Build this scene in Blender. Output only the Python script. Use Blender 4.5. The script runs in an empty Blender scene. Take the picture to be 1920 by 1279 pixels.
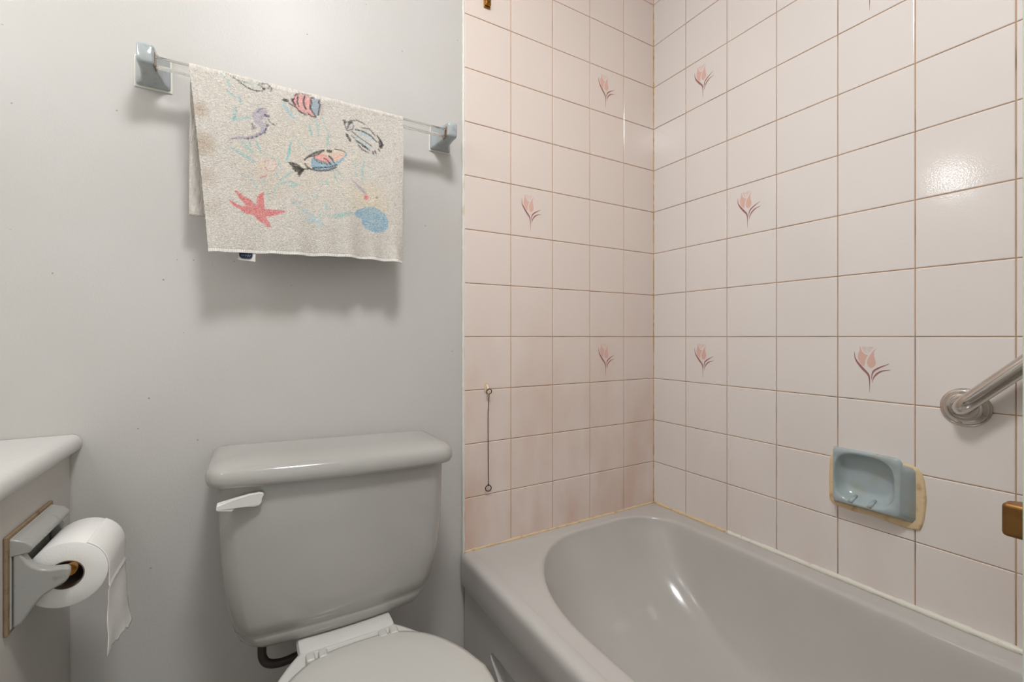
import bpy, bmesh, math, random
import numpy as np
from mathutils import Vector, Matrix

random.seed(7)
rng = np.random.default_rng(7)
COL = bpy.context.scene.collection
SC = bpy.context.scene

# ------------------------------------------------------------------ camera / exposure / world
S = 0.152            # tile pitch
C = 0.96             # camera (eye) height above the floor; "rel" heights are measured from it
CAMX, CAMY = -8.442 * S, -7.647 * S
YAW = math.radians(30.3)
cam_d = bpy.data.cameras.new('camera')
cam = bpy.data.objects.new('camera', cam_d)
COL.objects.link(cam)
cam.location = (CAMX, CAMY, C)
cam.rotation_euler = (math.pi / 2, 0, -YAW)
cam_d.sensor_width = 36
cam_d.lens = 840 / 1920 * 36
cam_d.shift_y = (631.7 - 639.5) / 1920
cam_d.clip_start = 0.02
SC.camera = cam

SC.view_settings.view_transform = 'Standard'
SC.view_settings.look = 'None'
SC.view_settings.gamma = 1
SC.view_settings.use_curve_mapping = False
SC.view_settings.exposure = 0.0

BULB_STRENGTH = 46.0
CEILING_STRENGTH = 72.0
WORLD_STRENGTH = 0.8
world = bpy.data.worlds.new('world')
SC.world = world
world.use_nodes = True
world.node_tree.nodes['Background'].inputs[0].default_value = (0.97, 0.99, 1.0, 1)
world.node_tree.nodes['Background'].inputs[1].default_value = WORLD_STRENGTH


# ------------------------------------------------------------------ helpers
def lin(c):
    out = []
    for v in c[:3]:
        v = v / 255.0
        out.append(v / 12.92 if v <= 0.04045 else ((v + 0.055) / 1.055) ** 2.4)
    return (out[0], out[1], out[2], 1.0)


def R(z):
    return z + C


_c, _s = math.cos(YAW), math.sin(YAW)


def on_y(px, py, Y):
    """Where the line of sight through a pixel of the 1920x1279 photo meets the plane y = Y."""
    a, b = (px - 960) / 840.0, (631.7 - py) / 840.0
    d = (a * _c + _s, -a * _s + _c, b)
    t = (Y - CAMY) / d[1]
    return CAMX + d[0] * t, d[2] * t + C


def new_mat(name):
    m = bpy.data.materials.new(name)
    m.use_nodes = True
    return m, m.node_tree.nodes, m.node_tree.links, m.node_tree.nodes['Principled BSDF']


def mat(name, rgb, rough=0.5, metal=0.0, spec=0.5, coat=0.0, noise=None, bump=None, emit=None):
    """noise = (scale, rgb2, lo, hi) mixes in a second colour; bump = (scale, strength, distance)."""
    m, N, L, P = new_mat(name)
    P.inputs['Base Color'].default_value = lin(rgb)
    P.inputs['Roughness'].default_value = rough
    P.inputs['Metallic'].default_value = metal
    P.inputs['Specular IOR Level'].default_value = spec
    P.inputs['Coat Weight'].default_value = coat
    P.inputs['Coat Roughness'].default_value = 0.05
    if noise or bump:
        tc = N.new('ShaderNodeTexCoord')
    if noise:
        n = N.new('ShaderNodeTexNoise')
        n.inputs['Scale'].default_value = noise[0]
        n.inputs['Detail'].default_value = 6
        L.new(tc.outputs['Object'], n.inputs['Vector'])
        r = N.new('ShaderNodeValToRGB')
        r.color_ramp.elements[0].position = noise[2]
        r.color_ramp.elements[1].position = noise[3]
        r.color_ramp.elements[0].color = lin(rgb)
        r.color_ramp.elements[1].color = lin(noise[1])
        L.new(n.outputs['Fac'], r.inputs['Fac'])
        L.new(r.outputs['Color'], P.inputs['Base Color'])
    if bump:
        n = N.new('ShaderNodeTexNoise')
        n.inputs['Scale'].default_value = bump[0]
        n.inputs['Detail'].default_value = 3
        L.new(tc.outputs['Object'], n.inputs['Vector'])
        b = N.new('ShaderNodeBump')
        b.inputs['Strength'].default_value = bump[1]
        b.inputs['Distance'].default_value = bump[2]
        L.new(n.outputs['Fac'], b.inputs['Height'])
        L.new(b.outputs['Normal'], P.inputs['Normal'])
    if emit:
        P.inputs['Emission Color'].default_value = lin(emit[0])
        P.inputs['Emission Strength'].default_value = emit[1]
    return m


class MB:
    """Collects vertices and faces, then links them as one mesh object."""

    def __init__(self):
        self.v, self.f, self.mi = [], [], []

    def face(self, pts, mi=0):
        i = len(self.v)
        self.v += [tuple(p) for p in pts]
        self.f.append(tuple(range(i, i + len(pts))))
        self.mi.append(mi)

    def box(self, x0, x1, y0, y1, z0, z1, mi=0):
        i = len(self.v)
        self.v += [(x0, y0, z0), (x1, y0, z0), (x1, y1, z0), (x0, y1, z0),
                   (x0, y0, z1), (x1, y0, z1), (x1, y1, z1), (x0, y1, z1)]
        for q in ((0, 3, 2, 1), (4, 5, 6, 7), (0, 1, 5, 4), (1, 2, 6, 5), (2, 3, 7, 6), (3, 0, 4, 7)):
            self.f.append(tuple(i + k for k in q))
            self.mi.append(mi)

    def loft(self, rings, cap0=True, cap1=True, closed=True, mi=0):
        i = len(self.v)
        n = len(rings[0])
        for r in rings:
            self.v += [tuple(p) for p in r]
        for a in range(len(rings) - 1):
            for k in range(n if closed else n - 1):
                k2 = (k + 1) % n
                self.f.append((i + a * n + k, i + a * n + k2, i + (a + 1) * n + k2, i + (a + 1) * n + k))
                self.mi.append(mi)
        if cap0:
            self.f.append(tuple(i + k for k in reversed(range(n))))
            self.mi.append(mi)
        if cap1:
            self.f.append(tuple(i + (len(rings) - 1) * n + k for k in range(n)))
            self.mi.append(mi)

    def tube(self, pts, r, n=16, caps=True, mi=0):
        pts = [Vector(p) for p in pts]
        rs = r if isinstance(r, (list, tuple)) else [r] * len(pts)
        rings = []
        t0 = (pts[1] - pts[0]).normalized()
        up = Vector((0, 0, 1)) if abs(t0.z) < 0.9 else Vector((1, 0, 0))
        nrm = t0.cross(up).normalized()
        for k, p in enumerate(pts):
            if k == 0:
                t = t0
            elif k == len(pts) - 1:
                t = (pts[k] - pts[k - 1]).normalized()
            else:
                t = ((pts[k + 1] - p).normalized() + (p - pts[k - 1]).normalized()).normalized()
            nrm = (nrm - t * nrm.dot(t)).normalized()
            b = t.cross(nrm)
            rings.append([p + (nrm * math.cos(2 * math.pi * j / n) + b * math.sin(2 * math.pi * j / n)) * rs[k]
                          for j in range(n)])
        self.loft(rings, caps, caps, mi=mi)

    def lathe(self, prof, origin, axis, n=32, mi=0, caps=True):
        """prof = [(radius, distance along the axis)]"""
        axis = Vector(axis).normalized()
        o = Vector(origin)
        u = axis.orthogonal().normalized()
        w = axis.cross(u)
        rings = [[o + axis * h + (u * math.cos(2 * math.pi * j / n) + w * math.sin(2 * math.pi * j / n)) * max(r, 1e-5)
                  for j in range(n)] for r, h in prof]
        self.loft(rings, caps, caps, mi=mi)

    def torus(self, c, r, t, axis, n=28, m=10, mi=0):
        axis = Vector(axis).normalized()
        u = axis.orthogonal().normalized()
        w = axis.cross(u)
        c = Vector(c)
        rings = []
        for j in range(n + 1):
            a = 2 * math.pi * j / n
            d = u * math.cos(a) + w * math.sin(a)
            rings.append([c + d * (r + t * math.cos(2 * math.pi * k / m)) + axis * t * math.sin(2 * math.pi * k / m)
                          for k in range(m)])
        self.loft(rings, False, False, mi=mi)

    def sphere(self, c, r, n=12, m=8, mi=0):
        prof = [(r * math.sin(math.pi * k / m), -r * math.cos(math.pi * k / m)) for k in range(m + 1)]
        self.lathe(prof, c, (0, 0, 1), n, mi, caps=False)

    def build(self, name, mats, parent=None, smooth=False, bevel=None, sub=0, angle=None, weld=False):
        me = bpy.data.meshes.new(name)
        me.from_pydata(self.v, [], self.f)
        for m in (mats if isinstance(mats, (list, tuple)) else [mats]):
            me.materials.append(m)
        me.polygons.foreach_set('material_index', self.mi)
        bm = bmesh.new()
        bm.from_mesh(me)
        if weld:
            bmesh.ops.remove_doubles(bm, verts=bm.verts, dist=1e-5)
        bmesh.ops.recalc_face_normals(bm, faces=bm.faces)
        for f in bm.faces:
            f.smooth = smooth
        if smooth and angle:
            for e in bm.edges:
                if len(e.link_faces) == 2 and e.calc_face_angle(0) > math.radians(angle):
                    e.smooth = False
        bm.to_mesh(me)
        bm.free()
        o = bpy.data.objects.new(name, me)
        COL.objects.link(o)
        if parent:
            o.parent = parent
            o.matrix_parent_inverse = Matrix.Translation(-Vector(parent_loc(parent)))
        if bevel:
            b = o.modifiers.new('bevel', 'BEVEL')
            b.width = bevel[0]
            b.segments = bevel[1]
            b.limit_method = 'ANGLE'
            b.angle_limit = math.radians(35)
            for p in me.polygons:
                p.use_smooth = True
            o.modifiers.new('wn', 'WEIGHTED_NORMAL').keep_sharp = True
        if sub:
            s = o.modifiers.new('sub', 'SUBSURF')
            s.levels = sub
            s.render_levels = sub
        return o


def parent_loc(p):
    """Part meshes are written in room coordinates; only the Empties stand elsewhere."""
    return Vector(p.location) if p.type == 'EMPTY' else Vector((0, 0, 0))


def thing(name, label, cat, loc, group=None):
    o = bpy.data.objects.new(name, None)
    o.empty_display_size = 0.05
    COL.objects.link(o)
    o.location = loc
    o['label'] = label
    o['category'] = cat
    if group:
        o['group'] = group
    return o


def tag(o, label, cat, group=None):
    o['label'] = label
    o['category'] = cat
    if group:
        o['group'] = group
    return o


def struct(o):
    o['kind'] = 'structure'
    return o


def rrect(x0, x1, y0, y1, rad, z, k=8):
    """Rounded rectangle ring in plan; rad = one (rx, ry) or four, order (x1,y1),(x0,y1),(x0,y0),(x1,y0)."""
    if not isinstance(rad, list):
        rad = [rad] * 4
    rad = [(r if isinstance(r, tuple) else (r, r)) for r in rad]
    out = []
    cs = [(x1, y1, -1, -1, 0), (x0, y1, 1, -1, 90), (x0, y0, 1, 1, 180), (x1, y0, -1, 1, 270)]
    for (cx, cy, sx, sy, a0), (rx, ry) in zip(cs, rad):
        for j in range(k + 1):
            a = math.radians(a0 + 90 * j / k)
            out.append((cx + sx * rx + rx * math.cos(a), cy + sy * ry + ry * math.sin(a), z))
    return out


# ------------------------------------------------------------------ materials
def wall_paint():
    m, N, L, P = new_mat('wall paint')
    tc = N.new('ShaderNodeTexCoord')
    P.inputs['Roughness'].default_value = 0.42
    P.inputs['Specular IOR Level'].default_value = 0.35
    # soft grime clouds
    n1 = N.new('ShaderNodeTexNoise')
    n1.inputs['Scale'].default_value = 3.0
    n1.inputs['Detail'].default_value = 5
    L.new(tc.outputs['Object'], n1.inputs['Vector'])
    r1 = N.new('ShaderNodeValToRGB')
    r1.color_ramp.elements[0].position = 0.35
    r1.color_ramp.elements[1].position = 0.75
    r1.color_ramp.elements[0].color = lin((203, 200, 196))
    r1.color_ramp.elements[1].color = lin((198, 194, 189))
    L.new(n1.outputs['Fac'], r1.inputs['Fac'])
    # small dark specks and nicks
    v = N.new('ShaderNodeTexVoronoi')
    v.inputs['Scale'].default_value = 27
    L.new(tc.outputs['Object'], v.inputs['Vector'])
    lt = N.new('ShaderNodeMath')
    lt.operation = 'LESS_THAN'
    lt.inputs[1].default_value = 0.05
    L.new(v.outputs['Distance'], lt.inputs[0])
    n2 = N.new('ShaderNodeTexNoise')
    n2.inputs['Scale'].default_value = 60
    L.new(tc.outputs['Object'], n2.inputs['Vector'])
    gt = N.new('ShaderNodeMath')
    gt.operation = 'GREATER_THAN'
    gt.inputs[1].default_value = 0.5
    L.new(n2.outputs['Fac'], gt.inputs[0])
    mu = N.new('ShaderNodeMath')
    mu.operation = 'MULTIPLY'
    L.new(lt.outputs[0], mu.inputs[0])
    L.new(gt.outputs[0], mu.inputs[1])
    mu2 = N.new('ShaderNodeMath')
    mu2.operation = 'MULTIPLY'
    mu2.inputs[1].default_value = 0.6
    L.new(mu.outputs[0], mu2.inputs[0])
    mix = N.new('ShaderNodeMix')
    mix.data_type = 'RGBA'
    mix.inputs['B'].default_value = lin((120, 112, 105))
    L.new(mu2.outputs[0], mix.inputs['Factor'])
    L.new(r1.outputs['Color'], mix.inputs['A'])
    L.new(mix.outputs['Result'], P.inputs['Base Color'])
    # roller texture
    n3 = N.new('ShaderNodeTexNoise')
    n3.inputs['Scale'].default_value = 260
    n3.inputs['Detail'].default_value = 2
    L.new(tc.outputs['Object'], n3.inputs['Vector'])
    b = N.new('ShaderNodeBump')
    b.inputs['Strength'].default_value = 0.25
    b.inputs['Distance'].default_value = 0.001
    L.new(n3.outputs['Fac'], b.inputs['Height'])
    L.new(b.outputs['Normal'], P.inputs['Normal'])
    return m


def tile_mat(name, base, stain_rgb, stain_z, stain_amt):
    """Glazed tile, with soap and rust staining near the tub that fades upwards."""
    m, N, L, P = new_mat(name)
    tc = N.new('ShaderNodeTexCoord')
    P.inputs['Roughness'].default_value = 0.11
    P.inputs['Specular IOR Level'].default_value = 0.5
    sep = N.new('ShaderNodeSeparateXYZ')
    L.new(tc.outputs['Object'], sep.inputs[0])
    mr = N.new('ShaderNodeMapRange')
    mr.inputs['From Min'].default_value = stain_z[0]
    mr.inputs['From Max'].default_value = stain_z[1]
    mr.inputs['To Min'].default_value = 1
    mr.inputs['To Max'].default_value = 0
    L.new(sep.outputs['Z'], mr.inputs['Value'])
    n = N.new('ShaderNodeTexNoise')
    n.inputs['Scale'].default_value = 7
    n.inputs['Detail'].default_value = 6
    mp = N.new('ShaderNodeMapping')
    mp.inputs['Scale'].default_value = (1.0, 1.0, 0.45)
    L.new(tc.outputs['Object'], mp.inputs[0])
    L.new(mp.outputs[0], n.inputs['Vector'])
    r = N.new('ShaderNodeValToRGB')
    r.color_ramp.elements[0].position = 0.38
    r.color_ramp.elements[1].position = 0.78
    L.new(n.outputs['Fac'], r.inputs['Fac'])
    mu = N.new('ShaderNodeMath')
    mu.operation = 'MULTIPLY'
    L.new(mr.outputs[0], mu.inputs[0])
    L.new(r.outputs['Color'], mu.inputs[1])
    mu2 = N.new('ShaderNodeMath')
    mu2.operation = 'MULTIPLY'
    mu2.inputs[1].default_value = stain_amt
    L.new(mu.outputs[0], mu2.inputs[0])
    mix = N.new('ShaderNodeMix')
    mix.data_type = 'RGBA'
    mix.inputs['A'].default_value = lin(base)
    mix.inputs['B'].default_value = lin(stain_rgb)
    L.new(mu2.outputs[0], mix.inputs['Factor'])
    L.new(mix.outputs['Result'], P.inputs['Base Color'])
    # faint dimple texture of the glaze
    v = N.new('ShaderNodeTexVoronoi')
    v.inputs['Scale'].default_value = 330
    L.new(tc.outputs['Object'], v.inputs['Vector'])
    b = N.new('ShaderNodeBump')
    b.inputs['Strength'].default_value = 0.09
    b.inputs['Distance'].default_value = 0.0006
    L.new(v.outputs['Distance'], b.inputs['Height'])
    L.new(b.outputs['Normal'], P.inputs['Normal'])
    return m


M_PAINT = wall_paint()
M_TILE_B = tile_mat('tile back', (234, 219, 210), (206, 158, 128), (0.33, 1.15), 0.75)
M_TILE_R = tile_mat('tile right', (233, 225, 220), (214, 190, 174), (0.33, 0.8), 0.5)
M_GROUT = mat('grout', (190, 148, 108), 0.8, noise=(9, (112, 76, 46), 0.5, 0.75))
M_PETAL = mat('tulip petal', (228, 186, 173), 0.16)
M_PETAL2 = mat('tulip petal pale', (230, 208, 199), 0.16)
M_LEAF = mat('tulip leaf', (166, 112, 110), 0.16)
M_CEIL = mat('ceiling paint', (228, 228, 226), 0.7)
M_FLOOR = mat('floor vinyl', (160, 152, 146), 0.4, noise=(18, (138, 130, 124), 0.4, 0.7))
M_TRIM = mat('white trim', (228, 226, 216), 0.35, noise=(30, (200, 180, 120), 0.6, 0.8))
M_SEAL = mat('old sealant', (226, 200, 160), 0.5, noise=(45, (176, 112, 58), 0.55, 0.85), bump=(120, 0.6, 0.002))
M_SEALW = mat('white sealant', (232, 228, 216), 0.4, noise=(60, (190, 160, 110), 0.62, 0.82), bump=(120, 0.4, 0.001))
M_AMBER = mat('amber grout', (206, 168, 112), 0.6, noise=(16, (178, 116, 50), 0.4, 0.75))
M_TUB = mat('tub enamel', (197, 193, 188), 0.15, noise=(5, (192, 188, 183), 0.4, 0.7))
M_TANK = mat('toilet china', (177, 174, 169), 0.12, noise=(4, (171, 168, 163), 0.4, 0.7))
M_SEAT = mat('toilet seat plastic', (192, 190, 184), 0.3)
M_BOWL = mat('bowl china', (212, 211, 207), 0.14)
M_LEVER = mat('white plastic lever', (232, 230, 226), 0.3)
M_GREYC = mat('grey glazed ceramic', (172, 178, 180), 0.12, noise=(70, (150, 154, 154), 0.55, 0.8))
M_TPC = mat('holder ceramic', (164, 163, 158), 0.16, noise=(60, (140, 128, 112), 0.62, 0.85))
M_TPEDGE = mat('grimy sealant', (140, 118, 92), 0.7, noise=(60, (90, 68, 48), 0.5, 0.8))
M_BLUEC = mat('blue glazed ceramic', (172, 184, 187), 0.12, noise=(26, (168, 172, 158), 0.5, 0.8))
M_STEEL = mat('stainless steel', (206, 200, 194), 0.13, metal=1.0)
M_BRASS = mat('brass', (176, 128, 58), 0.3, metal=1.0, noise=(60, (120, 74, 30), 0.5, 0.8))
M_DARKM = mat('dark metal', (84, 68, 56), 0.4, metal=0.6)
M_DOOR = mat('pale green door paint', (214, 226, 210), 0.4)
M_COUNTER = mat('white laminate', (212, 210, 206), 0.35, noise=(60, (209, 207, 203), 0.45, 0.7))
M_CAB = mat('grey cabinet', (196, 191, 185), 0.45, bump=(120, 0.1, 0.001))
M_PAPER = mat('tissue paper', (238, 236, 232), 0.95, spec=0.1, bump=(420, 0.5, 0.0006))
M_PAPERE = mat('tissue roll end', (226, 223, 219), 0.95, spec=0.1, bump=(240, 0.5, 0.0008))
M_CORE = mat('cardboard core', (120, 104, 90), 0.9)
M_HOOK = mat('ivory plastic hook', (228, 206, 180), 0.35)
M_RUBBER = mat('dark hose', (58, 50, 44), 0.5)
M_BOLT = mat('worn brass', (136, 98, 54), 0.45, metal=0.8, noise=(60, (104, 70, 36), 0.45, 0.8))
M_TAG = mat('white satin tag', (226, 222, 214), 0.7)
M_NAVY = mat('navy woven label', (34, 46, 74), 0.8)
M_THREAD = mat('label thread', (150, 158, 178), 0.8)
M_MIRROR = mat('mirror glass', (235, 238, 236), 0.02, metal=1.0)
M_CHROME = mat('chrome plate', (210, 210, 210), 0.1, metal=1.0)
M_BULB = mat('lit bulb', (255, 240, 222), 0.4, emit=((254, 254, 255), BULB_STRENGTH))
M_DIFF = mat('lit ceiling diffuser', (255, 244, 230), 0.4, emit=((254, 254, 255), CEILING_STRENGTH))
M_ACRYL, _N, _L, _P = new_mat('clear acrylic')
_P.inputs['Base Color'].default_value = (0.97, 0.965, 0.95, 1)
_P.inputs['Roughness'].default_value = 0.03
_P.inputs['Transmission Weight'].default_value = 1.0
_P.inputs['IOR'].default_value = 1.46

# ------------------------------------------------------------------ room shell
XL, YF, ZC = -2.08, -1.85, 2.36
T = 0.1
b = MB(); b.box(XL - T, T, YF - T, T, -0.1, 0.0); struct(b.build('floor', M_FLOOR))
b = MB(); b.box(XL - T, T, YF - T, T, ZC, ZC + 0.1); struct(b.build('ceiling', M_CEIL))
b = MB(); b.box(XL - T, T, 0, T, 0, ZC); wall_back = struct(b.build('wall_back', M_PAINT))
b = MB(); b.box(0, T, YF - T, 0, 0, ZC); wall_right = struct(b.build('wall_right', M_PAINT))
b = MB(); b.box(XL - T, XL, YF - T, 0, 0, ZC); struct(b.build('wall_left', M_PAINT))
# front wall with the doorway, and the stub wall at the foot of the tub
b = MB()
b.box(XL, -1.60, YF - T, YF, 0, ZC)
b.box(-1.60, -0.79, YF - T, YF, 2.06, ZC)
b.box(-0.79, 0, YF - T, YF, 0, ZC)
b.box(-0.752, 0, YF, -1.522, 0, ZC)
struct(b.build('wall_front', M_PAINT))
b = MB(); b.box(-1.30, -0.782, -0.012, 0, 0.0, 0.024); struct(b.build('baseboard_back', M_TRIM, bevel=(0.003, 2)))

# ------------------------------------------------------------------ tiles
GW = 0.0009                      # half grout width
xs_b = [0.0] + [-(k + 0.019) * S for k in range(1, 6)]
ys_r = [0.0] + [-(k - 0.037) * S for k in range(1, 11)]
zs = [R(k * S) for k in range(-4, 10)]
tulip_back = {(1, 5), (3, 2), (1, -1)}
tulip_right = {(1, 5), (2, 2), (1, -1), (4, -1), (4, 5)}


def ribbon(pts, ws):
    """A tapering stroke as a list of quads in tile coordinates."""
    L_, R_ = [], []
    for k, (x, y) in enumerate(pts):
        a = pts[max(k - 1, 0)]
        c = pts[min(k + 1, len(pts) - 1)]
        dx, dy = c[0] - a[0], c[1] - a[1]
        l = math.hypot(dx, dy) or 1
        nx, ny = -dy / l, dx / l
        w = ws[k] / 2
        L_.append((x + nx * w, y + ny * w)); R_.append((x - nx * w, y - ny * w))
    return [[L_[k], L_[k + 1], R_[k + 1], R_[k]] for k in range(len(pts) - 1)]


def smooth_line(pts, ws, n=5):
    out, ow = [], []
    P = [pts[0]] + list(pts) + [pts[-1]]
    W = [ws[0]] + list(ws) + [ws[-1]]
    for i in range(1, len(P) - 2):
        for j in range(n):
            t = j / n
            q = []
            for d in (0, 1):
                p0, p1, p2, p3 = P[i - 1][d], P[i][d], P[i + 1][d], P[i + 2][d]
                q.append(0.5 * (2 * p1 + (p2 - p0) * t + (2 * p0 - 5 * p1 + 4 * p2 - p3) * t * t + (3 * p1 - p0 - 3 * p2 + p3) * t ** 3))
            out.append(tuple(q)); ow.append(W[i] * (1 - t) + W[i + 1] * t)
    out.append(pts[-1]); ow.append(ws[-1])
    return out, ow


def tulip_shapes():
    sh = []
    for pts, ws in (([(603, 1135), (602, 950), (598, 870), (572, 765), (475, 665), (395, 580), (330, 500), (292, 420), (280, 300)],
                     [3, 16, 24, 42, 50, 46, 36, 22, 3]),
                    ([(640, 870), (650, 765), (690, 685), (780, 625), (880, 578), (1000, 527)], [4, 24, 38, 32, 20, 3]),
                    ([(655, 930), (680, 830), (740, 750), (820, 695), (900, 668), (1020, 648)], [3, 22, 36, 30, 18, 3])):
        p, w = smooth_line(pts, ws)
        for q in ribbon(p, w):
            sh.append((q, 2))
    sh.append(([(390, 200), (396, 262), (362, 345), (352, 425), (382, 510), (438, 572), (488, 608), (502, 560), (510, 480), (538, 420),
                (568, 370), (500, 352), (440, 292), (420, 232), (405, 190)], 0))
    sh.append(([(745, 220), (690, 262), (642, 322), (592, 392), (556, 460), (546, 530), (570, 600), (622, 632), (692, 602), (726, 545),
                (720, 480), (696, 400), (688, 322), (700, 280)], 0))
    sh.append(([(440, 205), (470, 285), (520, 328), (570, 318), (520, 270), (545, 215), (490, 185)], 1))
    sh.append(([(560, 200), (545, 262), (590, 312), (652, 240), (690, 205), (620, 195)], 1))
    out = []
    for poly, mi in sh:
        out.append(([((1580 + x / 10.66 - 1571) / 147.0, 1 - (630 + y / 10.66 - 629.5) / 122.0) for x, y in poly], mi))
    return out


TULIP = tulip_shapes()


def tile_wall(name, parent, us, to_world, tulips, tmat, tilt):
    mb = MB()
    for i in range(len(us) - 1):
        for j in range(len(zs) - 1):
            u0, u1 = abs(us[i]), abs(us[i + 1])
            z0, z1 = zs[j], zs[j + 1]
            m = j - 4
            g = GW
            U0, U1, Z0, Z1 = u0 + g, u1 - g, z0 + g, z1 - g
            ta, tb = tilt.get((i, m), (random.uniform(-1, 1) * 0.0022, random.uniform(-1, 1) * 0.0022))
            uc, zc = (u0 + u1) / 2, (z0 + z1) / 2

            def d(u, z, base):
                return base + (u - uc) * ta + (z - zc) * tb
            e1, e2 = 0.0008, 0.0022
            rings = []
            for e, base in ((0, 0.003), (0, 0.0058), (e1, 0.0066), (e2, 0.007)):
                rings.append([to_world(u, z, d(u, z, base)) for u, z in
                              ((U0 + e, Z0 + e), (U1 - e, Z0 + e), (U1 - e, Z1 - e), (U0 + e, Z1 - e))])
            mb.loft(rings, False, True, mi=0)
            if (i, m) in tulips:
                for poly, mi in TULIP:
                    pts = []
                    for tu, tv in poly:
                        # petals read left to right as seen from the room
                        u = (u0 + tu * (u1 - u0)) if name_dir[name] > 0 else (u1 - tu * (u1 - u0))
                        z = z0 + tv * (z1 - z0)
                        pts.append(to_world(u, z, d(u, z, 0.0072 + 0.0001 * mi)))
                    mb.face(pts, mi + 1)
    return mb.build(name, [tmat, M_PETAL, M_PETAL2, M_LEAF], parent)


name_dir = {'wall_tiles': -1, 'wall_tiles_right': 1}
tb = tile_wall('wall_tiles', wall_back, xs_b, lambda u, z, d: (-u, -d, z), tulip_back, M_TILE_B, {})
tr = tile_wall('wall_tiles_right', wall_right, ys_r, lambda u, z, d: (-d, -u, z), tulip_right, M_TILE_R, {})
tr.name = 'wall_tiles'
b = MB(); b.box(-0.763, 0, -0.0052, -0.0001, zs[0], zs[-1]); b.build('grout', M_GROUT, wall_back)
b = MB(); b.box(-0.0052, -0.0001, -1.52, -0.0055, zs[0], zs[-1]); b.build('grout', M_GROUT, wall_right)


def bead(pts, r, jitter, n=10):
    """A hand-run line of sealant: a tube of slightly varying thickness."""
    P, RR = [], []
    for k in range(len(pts) - 1):
        a, c = Vector(pts[k]), Vector(pts[k + 1])
        m = max(2, int((c - a).length / 0.012))
        for j in range(m):
            P.append(a + (c - a) * j / m); RR.append(r * (1 + random.uniform(-jitter, jitter)))
    P.append(Vector(pts[-1])); RR.append(r)
    mb = MB(); mb.tube(P, RR, n)
    return mb


struct(bead([(-0.0055, -0.0055, R(-0.607)), (-0.0055, -0.0055, R(1.36))], 0.0042, 0.25).build('trim_1', M_AMBER, smooth=True))
struct(bead([(-0.7645, -0.003, R(-0.63)), (-0.7645, -0.003, R(1.36))], 0.0042, 0.2).build('trim_2', M_TRIM, smooth=True))
struct(bead([(-0.762, -0.0065, R(-0.606)), (-0.004, -0.0065, R(-0.606))], 0.0042, 0.35).build('trim_3', M_SEAL, smooth=True))
struct(bead([(-0.0065, -0.004, R(-0.605)), (-0.0065, -0.30, R(-0.605))], 0.0055, 0.35).build('trim_4', M_SEAL, smooth=True))
struct(bead([(-0.0075, -0.30, R(-0.605)), (-0.0085, -0.60, R(-0.603)), (-0.0085, -1.515, R(-0.603))], 0.0068, 0.2).build('trim_5', M_SEALW, smooth=True))

# ------------------------------------------------------------------ bathtub
tub = thing('bathtub', 'grey enamel bathtub along the pink tiled walls', 'bathtub', (-0.39, -0.76, 0))
X0, X1, Y0, Y1 = -0.7755, -0.0075, -1.515, -0.0075
OPEN = dict(x0=-0.690, x1=-0.072, y0=-1.45, y1=-0.052)
RAD = [(0.15, 0.15), (0.30, 0.40), (0.20, 0.20), (0.15, 0.15)]
BOT = dict(x0=-0.54, x1=-0.20, y0=-1.28, y1=-0.46)
BRAD = [(0.12, 0.14), (0.14, 0.16), (0.12, 0.12), (0.12, 0.12)]
K = 14


def opening(e, z):
    return rrect(OPEN['x0'] - e, OPEN['x1'] + e * 0.7, OPEN['y0'] - e, OPEN['y1'] + e * 0.5,
                 [(a + e, c + e) for a, c in RAD], z, K)


def outer(o, z):
    return rrect(X0 + o, X1 - min(o, 0.001), Y0, Y1 - min(o, 0.001), [(0.006, 0.006)] * 4, z, K)


rings = [outer(0.012, R(-0.690)), outer(0.001, R(-0.690)), outer(0, R(-0.688)), outer(0, R(-0.660)), outer(0, R(-0.628)), outer(0.0008, R(-0.620)),
         outer(0.003, R(-0.6135)), outer(0.007, R(-0.609)), outer(0.012, R(-0.607)), outer(0.018, R(-0.606)), outer(0.033, R(-0.6055)), outer(0.036, R(-0.6066)), outer(0.038, R(-0.607))]
rings += [opening(0.022, R(-0.6075)), opening(0.012, R(-0.6082)), opening(0.004, R(-0.611)), opening(0.0, R(-0.616)), opening(-0.004, R(-0.626))]
z_top, z_bot = -0.626, -0.905
for f, h in ((.03, .08), (.07, .2), (.13, .34), (.20, .48), (.30, .62), (.42, .75), (.56, .86), (.72, .935), (.87, .98), (1, 1)):
    lerp = lambda a, c: a + (c - a) * f
    rings.append(rrect(lerp(OPEN['x0'] + .004, BOT['x0']), lerp(OPEN['x1'] - .003, BOT['x1']), lerp(OPEN['y0'] + .004, BOT['y0']),
                       lerp(OPEN['y1'] - .002, BOT['y1']), [(lerp(a[0] - .004, c[0]), lerp(a[1] - .004, c[1])) for a, c in zip(RAD, BRAD)],
                       R(z_top + (z_bot - z_top) * h), K))
rings.append(rrect(-0.46, -0.28, -1.15, -0.60, (0.06, 0.1), R(-0.907), K))
b = MB(); b.loft(rings, False, True); b.build('basin', M_TUB, tub, smooth=True, angle=60)
b = MB()
prof = [(-0.009, R(-0.686)), (-0.009, 0.0), (-0.40, 0.0), (-0.30, R(-0.90)), (-0.215, R(-0.84)), (-0.172, R(-0.806)), (-0.168, R(-0.797)),
        (-0.172, R(-0.790)), (-0.185, R(-0.786)), (-1.33, R(-0.786)), (-1.345, R(-0.797)), (-1.22, 0.0), (-1.513, 0.0), (-1.513, R(-0.686))]
b.loft([[(-0.764, y, z) for y, z in prof], [(-0.742, y, z) for y, z in prof]], True, True)
b.box(-0.745, -0.735, -1.513, -0.009, 0.0, R(-0.69))
b.build('apron', M_TUB, tub, bevel=(0.003, 3))

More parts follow.
